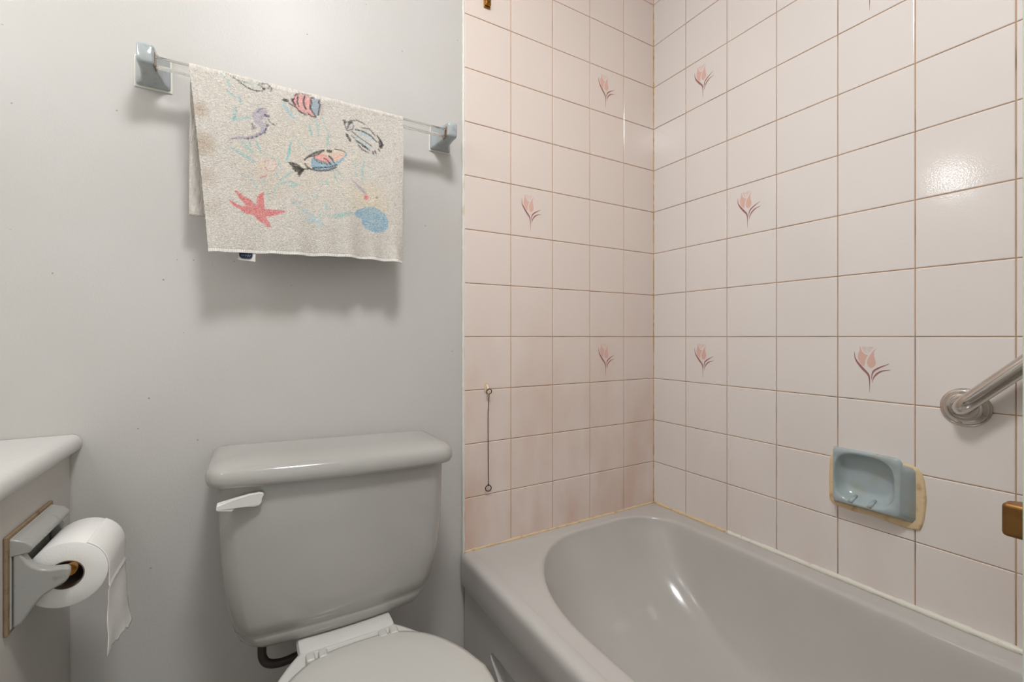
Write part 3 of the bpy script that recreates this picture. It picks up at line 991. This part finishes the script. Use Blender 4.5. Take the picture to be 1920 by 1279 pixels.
    # scattered leaves and blots
    for q, w, c in (([(940, 710), (980, 750)], 3, TEAL2), ([(1010, 730), (990, 760)], 3, TEAL2), ([(900, 860), (950, 865)], 7, (150, 180, 188)), ([(990, 850), (1030, 840)], 4, (150, 180, 188)), ([(970, 910), (1060, 970)], 3, TEAL2), ([(1060, 950), (1150, 1010), (1220, 1060)], 6, (150, 200, 210)),
                    ([(1100, 1080), (1200, 1080), (1280, 1130)], 8, (150, 204, 214)), ([(1270, 970), (1280, 1060), (1290, 1170)], 4, (150, 204, 214)), ([(1290, 550), (1310, 590)], 5, TEAL2), ([(1370, 560), (1380, 610)], 6, TEAL), ([(1230, 680), (1250, 790)], 4, (160, 180, 184)), ([(1350, 870), (1370, 940)], 7, TEAL2), ([(1030, 760), (1070, 780)], 3, TEAL2), ([(1170, 750), (1240, 800)], 3, TEAL2)):
        S_(cC(q), w * MMT, c, .55, .5)
    for q, w, c in (([(1050, 0), (1020, 150), (1020, 330)], [3, 5, 4], TEAL), ([(560, 180), (590, 300), (650, 390)], [3, 4, 2], TEAL), ([(620, 160), (660, 230), (730, 300)], [4, 4, 2], TEAL), ([(880, 70), (900, 90)], [5, 5], TEAL2), ([(920, 170), (905, 270)], [4, 4], TEAL2), ([(1110, 70), (1130, 120), (1180, 130)], [3, 3, 2], TEAL2),
                    ([(710, 560), (800, 660), (900, 770)], [4, 4, 3], (166, 186, 172)), ([(1120, 160), (1150, 300)], [3, 3], (180, 200, 200)), ([(410, 895), (600, 880), (720, 860)], [2, 4, 3], TEAL), ([(560, 945), (720, 890), (800, 850), (900, 870)], [3, 8, 8, 3], (130, 186, 180))):
        S_(cD(q), [v * MMT for v in w], c, .6)
    # small lavender fish above the snail
    S_(cD([(840, 310), (900, 370), (960, 430), (1020, 480), (1070, 540)]), [2 * MMT, 4 * MMT, 6 * MMT, 8 * MMT, 6 * MMT], (164, 152, 178), .8, .6)
    p.blob(cD([(1080, 600)])[0], .006, .007, (222, 100, 120), .95, .6)
    # blue snail shell
    F_(cD([(880, 860), (930, 800), (1050, 755), (1180, 750), (1300, 800), (1390, 880), (1435, 990), (1430, 1080), (1370, 1145), (1260, 1165), (1150, 1140), (1060, 1080), (1010, 990), (1000, 930), (920, 910)]), (104, 168, 198), .9, .7)
    S_(cD([(960, 830), (1060, 890), (1080, 1000)]), 2 * MMT, (170, 190, 200), .5)
    S_(cD([(900, 850), (960, 830), (1000, 850), (990, 900), (940, 900)]), 3 * MMT, (140, 160, 196), .7, .6)
    for q in ([(1080, 860), (1150, 900), (1240, 880)], [(1120, 960), (1220, 1000), (1330, 960)], [(1150, 1080), (1230, 1040), (1330, 1070)], [(1200, 820), (1290, 870), (1350, 960)], [(1260, 1110), (1330, 1100)], [(1060, 1000), (1130, 1020)]):
        S_(cD(q), 1.6 * MMT, (196, 200, 198), .6, .6)
    for k in range(26):
        a = 2.4 * k
        S_(cC([(470 + 7.5 * k * math.cos(a) * .9, 940 + 5.5 * k * math.sin(a)), (476 + 7.5 * k * math.cos(a) * .9, 944 + 5.5 * k * math.sin(a))]), 1.6 * MMT, (226, 160, 130), .45, .5)
    # tears and specks
    S_(on_px([(710, 331), (735, 327), (752, 323)]), 0.8 * MMT, (120, 104, 92), .6)
    S_(on_px([(524, 474), (526, 476)]), 1.6 * MMT, (70, 60, 54), .9)
    S_(on_px([(706, 370), (708, 372)]), 1.4 * MMT, (70, 60, 54), .9)


def on_px(pts):
    return [on_y(x, y, PLANE) for x, y in pts]


def make_towel():
    nx, n_front, n_top, n_back = 560, 430, 14, 70
    zf_top = BZ
    fr = np.linspace(0, 1, nx)
    # bottom edge of the front flap, read along its length
    bx = [on_y(px, py, PLANE) for px, py in ((392, 473), (480, 475), (560, 479), (650, 483), (705, 487), (755, 494))]
    rt = 0.0125
    rows = []
    for k in range(n_back):
        rows.append(('b', k / (n_back - 1)))
    for k in range(1, n_top):
        rows.append(('t', k / n_top))
    for k in range(n_front):
        rows.append(('f', k / (n_front - 1)))
    V = np.zeros((len(rows), nx, 3))
    XT0, XT1 = -1.3865, -0.9625
    for r, (kind, t) in enumerate(rows):
        if kind == 'b':
            z = R(0.246) + (BZ - R(0.246)) * t
            x = XT0 + (XT1 - XT0) * fr + (-0.0035) * (1 - t) * (1 - fr)
            y = BY + rt + 0.002 * np.sin(fr * 9) * (1 - t) + 0.012 * (1 - t)
            V[r, :, 0], V[r, :, 1], V[r, :, 2] = x, y, z + 0 * fr
        elif kind == 't':
            a = math.pi * t
            V[r, :, 0] = XT0 + (XT1 - XT0) * fr
            V[r, :, 1] = BY + rt * math.cos(a)
            V[r, :, 2] = BZ + rt * math.sin(a) + 0.0004 * np.sin(fr * 60)
        else:
            zb = np.interp(fr, np.linspace(0, 1, len(bx)), [p[1] for p in bx])
            xl = XT0 + (bx[0][0] - XT0) * (t ** 0.9)
            xr = XT1 + (bx[-1][0] - XT1) * t + 0.0012 * math.sin(t * 8)
            V[r, :, 0] = xl + (xr - xl) * fr
            V[r, :, 2] = BZ + (zb - BZ) * t
            # soft hanging folds that grow towards the hem
            fold = 0.005 * np.sin(fr * 21 + 0.6) * t ** 2 + 0.0065 * np.sin(fr * 47 + 1.0) * t ** 4 * (0.2 + fr) + 0.004 * np.exp(-((fr - 0.03) / 0.03) ** 2) * t
            V[r, :, 1] = BY - rt - 0.004 * t - fold - 0.0016 * np.sin(t * 7 + fr * 5) - 0.003 * np.exp(-((fr - 1) / 0.03) ** 2) * math.sin(t * 11) * t
    nr = len(rows)
    flat = V.reshape(-1, 3)
    base = lin((210, 203, 194))[:3]
    fz = rng.random((nr, nx))
    fz = (fz + np.roll(fz, 1, 0) + np.roll(fz, 1, 1) + np.roll(np.roll(fz, 1, 0), 1, 1)) / 4
    fz = np.clip((fz - 0.5) * 2.2 + 0.5, 0, 1).reshape(-1)
    p = Print(flat[:, 0].copy(), flat[:, 2].copy(), base, fz)
    is_front = np.repeat(np.array([k == 'f' or (k == 't' and t > 0.5) for k, t in rows]), nx)
    back_col = p.col.copy()
    # terry mottling of the cloth itself
    paint(p)
    g1 = rng.normal(0, 1, (nr, nx))
    g1 = (g1 + np.roll(g1, 1, 0) + np.roll(g1, 1, 1) + np.roll(np.roll(g1, 1, 0), 1, 1)) / 2
    g2 = rng.normal(0, 1, (nr, nx))
    for _ in range(3):
        g2 = (g2 + np.roll(g2, 1, 0) + np.roll(g2, 1, 1) + np.roll(g2, -1, 0) + np.roll(g2, -1, 1)) / 2.3
    mott = 1 + (0.045 * g1 + 0.02 * g2).reshape(-1, 1)
    col = np.where(is_front[:, None], p.col, back_col) * mott
    # woven hem: whiter, ribbed
    T_ = np.repeat(np.array([t if k == 'f' else -1 for k, t in rows]), nx)
    FR = np.tile(fr, nr)
    hem = T_ > 0.982
    rib = 0.5 + 0.5 * np.sin(FR * 2 * math.pi * 105)
    col[hem] = np.array(lin((240, 236, 230))[:3]) * (0.80 + 0.2 * rib[hem])[:, None]
    seam = (T_ > 0.977) & (T_ <= 0.982)
    col[seam] *= 0.8
    side = (T_ > 0) & (T_ < 0.98) & (FR > 0.018) & (FR < 0.021)
    col[side] *= 0.86
    flat[:, 1] -= hem * (0.0006 * rib)
    # coarse nap: tiny random relief so the pile catches the light
    nap = rng.normal(0, 1, (nr, nx))
    nap = (nap + np.roll(nap, 1, 0) + np.roll(nap, 1, 1) + np.roll(np.roll(nap, 1, 0), 1, 1)) / 2
    flat[:, 1] += (nap.reshape(-1) * 0.00024) * (~hem)
    me = bpy.data.meshes.new('towel')
    i = np.arange(nr * nx).reshape(nr, nx)
    q = np.stack([i[:-1, :-1], i[:-1, 1:], i[1:, 1:], i[1:, :-1]], -1).reshape(-1, 4)
    me.vertices.add(nr * nx)
    me.vertices.foreach_set('co', flat.astype(np.float32).reshape(-1))
    me.loops.add(q.size)
    me.polygons.add(len(q))
    me.polygons.foreach_set('loop_start', np.arange(0, q.size, 4, dtype=np.int32))
    me.loops.foreach_set('vertex_index', q.reshape(-1).astype(np.int32))
    me.update(calc_edges=True)
    me.polygons.foreach_set('use_smooth', np.ones(len(q), bool))
    ca = me.color_attributes.new('print', 'FLOAT_COLOR', 'POINT')
    ca.data.foreach_set('color', np.concatenate([np.clip(col, 0, 1), np.ones((len(flat), 1))], 1).astype(np.float32).reshape(-1))
    m, N, L, P = new_mat('printed terry')
    at = N.new('ShaderNodeVertexColor')
    at.layer_name = 'print'
    L.new(at.outputs['Color'], P.inputs['Base Color'])
    P.inputs['Roughness'].default_value = 1.0
    P.inputs['Specular IOR Level'].default_value = 0.1
    P.inputs['Sheen Weight'].default_value = 0.25
    P.inputs['Sheen Roughness'].default_value = 0.6
    tc = N.new('ShaderNodeTexCoord')
    n = N.new('ShaderNodeTexNoise')
    n.inputs['Scale'].default_value = 480
    L.new(tc.outputs['Object'], n.inputs['Vector'])
    bp = N.new('ShaderNodeBump')
    bp.inputs['Strength'].default_value = 0.8
    bp.inputs['Distance'].default_value = 0.002
    L.new(n.outputs['Fac'], bp.inputs['Height'])
    L.new(bp.outputs['Normal'], P.inputs['Normal'])
    me.materials.append(m)
    o = bpy.data.objects.new('cloth', me)
    COL.objects.link(o)
    sm = o.modifiers.new('thick', 'SOLIDIFY')
    sm.thickness = 0.0028
    sm.offset = 0
    return o


tw = thing('towel', 'white terry towel printed with fish and a red starfish, over the acrylic bar', 'towel', (-1.17, -0.08, R(0.53)))
o = make_towel()
o.parent = tw
o.matrix_parent_inverse = Matrix.Translation(-Vector(tw.location))
# care tag sewn behind the hem
b = MB()
x0, z0 = on_y(446, 468, -0.085)
x1, z1 = on_y(479, 491, -0.085)
b.face([(x0, -0.0865, z0), (x1, -0.0868, z0 - .001), (x1, -0.0858, z1), (x0, -0.0855, z1 + .002)])
tg = b.build('care_tag', M_TAG, tw)
tg.modifiers.new('thick', 'SOLIDIFY').thickness = 0.0005
b = MB()
cx, cz = on_y(461, 477.5, -0.0872)
b.face([(cx + p[0], -0.0876, cz + p[1]) for p in rrect(-.0118, .0118, -.0085, .0085, (.007, .007), 0, 6)])
nv_ = b.build('label_patch', M_NAVY, tg)
nv_.modifiers.new('thick', 'SOLIDIFY').thickness = 0.0004
nv_['label'] = 'navy rounded label'
b = MB()
pts = []
for k in range(60):
    t = k / 59
    pts.append((cx - .0085 + .017 * t, -0.0881, cz - .002 + .0016 * math.sin(t * 34) + .0022 * (1 if 0.30 < t < .36 or .52 < t < .56 or .74 < t < .79 else 0)))
b.tube(pts, .00035, 5)
b.build('label_script', M_THREAD, tg)

# ------------------------------------------------------------------ hook and ball chain on the tiles
HX, HZ = -0.6935, R(-0.149)
hk = MB()
ring0 = [(p[0], -0.0075, HZ - .013 + p[1]) for p in rrect(HX - .0065, HX + .0065, 0, .030, (.006, .006), 0, 5)]
ring1 = [(p[0], -0.0105, HZ - .013 + p[1]) for p in rrect(HX - .0060, HX + .0060, .0005, .0295, (.0055, .0055), 0, 5)]
hk.loft([ring0, ring1], True, True)
hk.tube([(HX, -.0095, HZ + .010), (HX, -.0155, HZ + .004), (HX - .0006, -.019, HZ - .004), (HX - .001, -.0195, HZ - .010), (HX - .001, -.0225, HZ - .0125), (HX - .001, -.026, HZ - .009), (HX - .001, -.0265, HZ - .004)],
        [.0035, .0034, .0033, .0032, .0031, .003, .002], 10)
tag(hk.build('wall_hook', M_HOOK, smooth=True, angle=50), 'small ivory plastic hook stuck on the tiles', 'hook')
chain = thing('ball_chain', 'thin dark ball chain with a ring, hanging from the ivory hook', 'chain', (HX, -0.02, R(-0.16)))
b = MB(); b.torus((HX + .0005, -.0225, HZ - .0075), .0075, .0013, (0.25, 1, 0.15)); b.build('hook_ring', M_DARKM, chain, smooth=True)
b = MB()
zt_, zb_ = HZ - .0155, R(-0.4255)
nb = 78
for k in range(nb):
    t = k / (nb - 1)
    b.sphere((HX + .0012 * t + .0005, -.0225 + .006 * min(1, t * 5) + .001 * math.sin(t * 3), zt_ + (zb_ - zt_) * t), .0016, 8, 6)
b.tube([(HX + .0005, -.0225, zt_), (HX + .00075, -.0165, zt_ - .055), (HX + .0017, -.0164, zb_)], .0005, 6)
b.build('beads', M_DARKM, chain, smooth=True)
b = MB(); b.torus((HX + .0017, -.0155, R(-0.4355)), .0088, .0014, (0.15, 1, 0.1)); b.tube([(HX + .0017, -.016, R(-0.4235)), (HX + .0017, -.016, R(-0.4285))], .0024, 8)
b.build('end_ring', M_DARKM, chain, smooth=True)

# ------------------------------------------------------------------ soap dish
soap = thing('soap_dish', 'blue glazed ceramic soap dish set into the pink tiles', 'soap dish', (-0.005, -0.675, R(-0.35)))
OY, OZ = -0.674, R(-0.3365)


def dish_pt(u, v, d):
    """u runs to the right as seen from the room (towards -y), v upwards, d out of the wall."""
    return (-d, OY - u, OZ + v)


n = 64


def sup(hw, hh, p, cu, cv, d):
    out = []
    for k in range(n):
        a = 2 * math.pi * k / n
        ca, sa = math.cos(a), math.sin(a)
        out.append(dish_pt(cu + hw * abs(ca) ** p * (1 if ca >= 0 else -1), cv + hh * abs(sa) ** p * (1 if sa >= 0 else -1), d))
    return out


def oct_ring(pts, d):
    """Resample a polygon to n points starting from the right-hand middle, counter-clockwise, by angle."""
    out = []
    for k in range(n):
        a = 2 * math.pi * k / n + 1e-4
        dx, dy = math.cos(a), math.sin(a)
        best = None
        for q in range(len(pts)):
            (x1, y1), (x2, y2) = pts[q], pts[(q + 1) % len(pts)]
            ex, ey = x2 - x1, y2 - y1
            den = dx * ey - dy * ex
            if abs(den) < 1e-12:
                continue
            t = (x1 * ey - y1 * ex) / den
            s2 = (x1 * dy - y1 * dx) / den
            if t > 0 and -1e-6 <= s2 <= 1 + 1e-6:
                best = t if best is None else min(best, t)
        out.append(dish_pt(dx * best, dy * best, d))
    return out


wall_poly = [(-.080, -.079), (.085, -.079), (.085, .038), (.078, .046), (-.080, .046)]
front_poly = [(-.069, -.067), (.060, -.067), (.0665, -.062), (.0685, .060), (.060, .066), (-.069, .066)]
b = MB()
b.loft([oct_ring(wall_poly, .002), oct_ring(wall_poly, .009), oct_ring([(x * 1.0, y) for x, y in front_poly], .036), oct_ring([(x * .98, y * .98) for x, y in front_poly], .0395), oct_ring([(x * .955, y * .955) for x, y in front_poly], .041),
        sup(.061, .060, .62, -.005, -.001, .041), sup(.0590, .0575, .62, -.005, -.001, .0385), sup(.0575, .0555, .62, -.005, -.001, .034), sup(.054, .049, .64, -.005, -.002, .018), sup(.047, .035, .68, -.004, -.003, .0108),
        sup(.043, .029, .72, -.003, -.003, .0098), sup(.02, .012, 1, -.003, -.004, .0094)], True, True)
b.build('basin', M_BLUEC, soap, smooth=True, angle=70)
for u in (-.030, .008):
    b = MB()
    b.tube([dish_pt(u, -.0600, .042), dish_pt(u + .001, -.0555, .035), dish_pt(u + .003, -.048, .016)], [.0045, .005, .003], 10)
    b.build('drain_ridge', M_BLUEC, soap, smooth=True)
# thick ragged sealant round the dish
b = MB()
outer_p = [(-.090, -.075), (-.080, -.088), (-.04, -.091), (.0, -.089), (.04, -.093), (.070, -.096), (.092, -.090), (.098, -.060), (.101, -.02), (.098, .018), (.093, .036), (.082, .050), (.055, .050), (.0, .049), (-.070, .048), (-.088, .035), (-.091, -.02)]
b.loft([oct_ring(outer_p, .0065), oct_ring([(x * .985, y * .985) for x, y in outer_p], .0105), oct_ring([(x * .95, y * .95) for x, y in outer_p], .0118), oct_ring([(x * .8, y * .8) for x, y in outer_p], .0112), oct_ring([(x * .8, y * .8) for x, y in outer_p], .0065)], False, False)
sl = b.build('sealant', M_SEAL, soap, smooth=True, angle=70)
sl['label'] = 'ragged beige sealant round the dish'

# ------------------------------------------------------------------ grab bar
gb = thing('grab_bar', 'stainless steel grab bar rising diagonally on the pink tiles', 'grab bar', (0, -0.836, R(-0.144)))
GY, GZ = -0.836, R(-0.146)
b = MB()
b.lathe([(.0395, .0065), (.040, .008), (.0385, .0105), (.034, .0115), (.0335, .0125), (.030, .0135), (.0295, .0145), (.026, .0155), (.0225, .016), (.021, .0185), (.0165, .019)], (0, GY, GZ), (-1, 0, 0), 48)
b.build('flange', M_STEEL, gb, smooth=True, angle=50)
dirv = Vector((0, -0.69, 0.724))
p0 = Vector((-.012, GY, GZ))
L_ = 0.052
rad = 0.03
pts = [p0, p0 + Vector((-(L_ - rad - .012), 0, 0))]
cc = p0 + Vector((-(L_ - rad - .012), 0, 0)) + dirv * rad
for k in range(1, 11):
    a = math.radians(90 * k / 10)
    pts.append(cc - dirv * rad * math.cos(a) + Vector((-1, 0, 0)) * rad * math.sin(a))
end = pts[-1]
pts += [end + dirv * 0.1, end + dirv * 0.2, end + dirv * 0.30]
last = pts[-1]
cc = last + Vector((1, 0, 0)) * rad
for k in range(1, 11):
    a = math.radians(90 * k / 10)
    pts.append(cc + Vector((-1, 0, 0)) * rad * math.cos(a) + dirv * rad * math.sin(a))
pts.append(Vector((-.012, pts[-1].y, pts[-1].z)))
b = MB(); b.tube(pts, .0155, 28); b.build('bar', M_STEEL, gb, smooth=True, angle=60)
b = MB()
b.lathe([(.0395, .0065), (.040, .008), (.0385, .0105), (.034, .0115), (.030, .0135), (.026, .0155), (.021, .0185), (.0165, .019)], (0, pts[-1].y, pts[-1].z), (-1, 0, 0), 48)
b.build('flange', M_STEEL, gb, smooth=True, angle=50)

# ------------------------------------------------------------------ small brass bracket high on the back tiles (only its foot reaches into view)
rod = thing('wall_bracket', 'small brass bracket high on the back tiles, at their left end', 'bracket', (-0.6935, -0.007, R(0.99)))
RZ = R(0.9705)
b = MB(); b.box(-.7035, -.6835, -.0125, -.0068, RZ - .0215, RZ + .0255); b.build('plate', M_BRASS, rod, bevel=(0.002, 2))
b = MB(); b.box(-.7025, -.6845, -.021, -.0120, RZ - .0185, RZ + .003); b.build('cup', M_BRASS, rod, bevel=(0.003, 2))
b = MB(); b.lathe([(.0035, 0), (.0032, .0015), (.002, .0022)], (-.6935, -.021, RZ - .010), (0, -1, 0), 14); b.build('screw', M_DARKM, rod, smooth=True, angle=50)

# ------------------------------------------------------------------ open door at the right edge of view
XD = -0.800
b = MB(); b.box(XD, XD + .035, -1.80, -1.0684, 0.012, 2.04)
door = struct(b.build('door_1', M_DOOR, bevel=(0.002, 2)))
b = MB()
zc = R(-0.137)
b.loft([[(x, y, z) for x, y, z in ((XD + .004, -1.072, zc - .0125), (XD + .030, -1.072, zc - .0125), (XD + .030, -1.072, zc + .0125), (XD + .004, -1.072, zc + .0125))],
        [(x, y, z) for x, y, z in ((XD + .005, -1.0567, zc - .0125), (XD + .016, -1.0567, zc - .0125), (XD + .016, -1.0567, zc + .0125), (XD + .005, -1.0567, zc + .0125))]], True, True)
lb = b.build('latch_bolt', M_BOLT, door, bevel=(0.003, 3))
lb['label'] = 'brass latch bolt'

# ------------------------------------------------------------------ out of view: mirror, vanity light, ceiling light
b = MB(); b.box(XL + .001, XL + .008, -1.15, -0.10, 1.02, 1.46)
tag(b.build('wall_mirror', M_MIRROR), 'frameless mirror on the wall above the vanity', 'mirror')
vl = thing('vanity_light', 'chrome vanity light strip with round lit bulbs above the mirror', 'light', (XL, -0.485, R(0.85)))
b = MB(); b.box(XL + .001, XL + .035, -0.84, -0.13, R(0.80), R(0.90)); b.build('back_plate', M_CHROME, vl, bevel=(0.004, 2))
for yb_ in (-0.27, -0.70):
    b = MB(); b.lathe([(.018, .03), (.018, .05)], (XL, yb_, R(0.85)), (1, 0, 0), 16); sk = b.build('socket', M_CHROME, vl)
    b = MB(); b.sphere((XL + .085, yb_, R(0.85)), .04, 20, 14); b.build('bulb', M_BULB, vl, smooth=True)
cl = thing('ceiling_light', 'round lit ceiling light in the middle of the ceiling', 'light', (-1.15, -1.0, ZC))
b = MB(); b.lathe([(.16, -.001), (.16, -.02)], (-1.15, -1.0, ZC), (0, 0, 1), 40); b.build('rim', M_CHROME, cl)
b = MB(); b.lathe([(.15, -.02), (.145, -.045), (.11, -.07), (.06, -.083), (.001, -.087)], (-1.15, -1.0, ZC), (0, 0, 1), 40); b.build('diffuser', M_DIFF, cl, smooth=True)
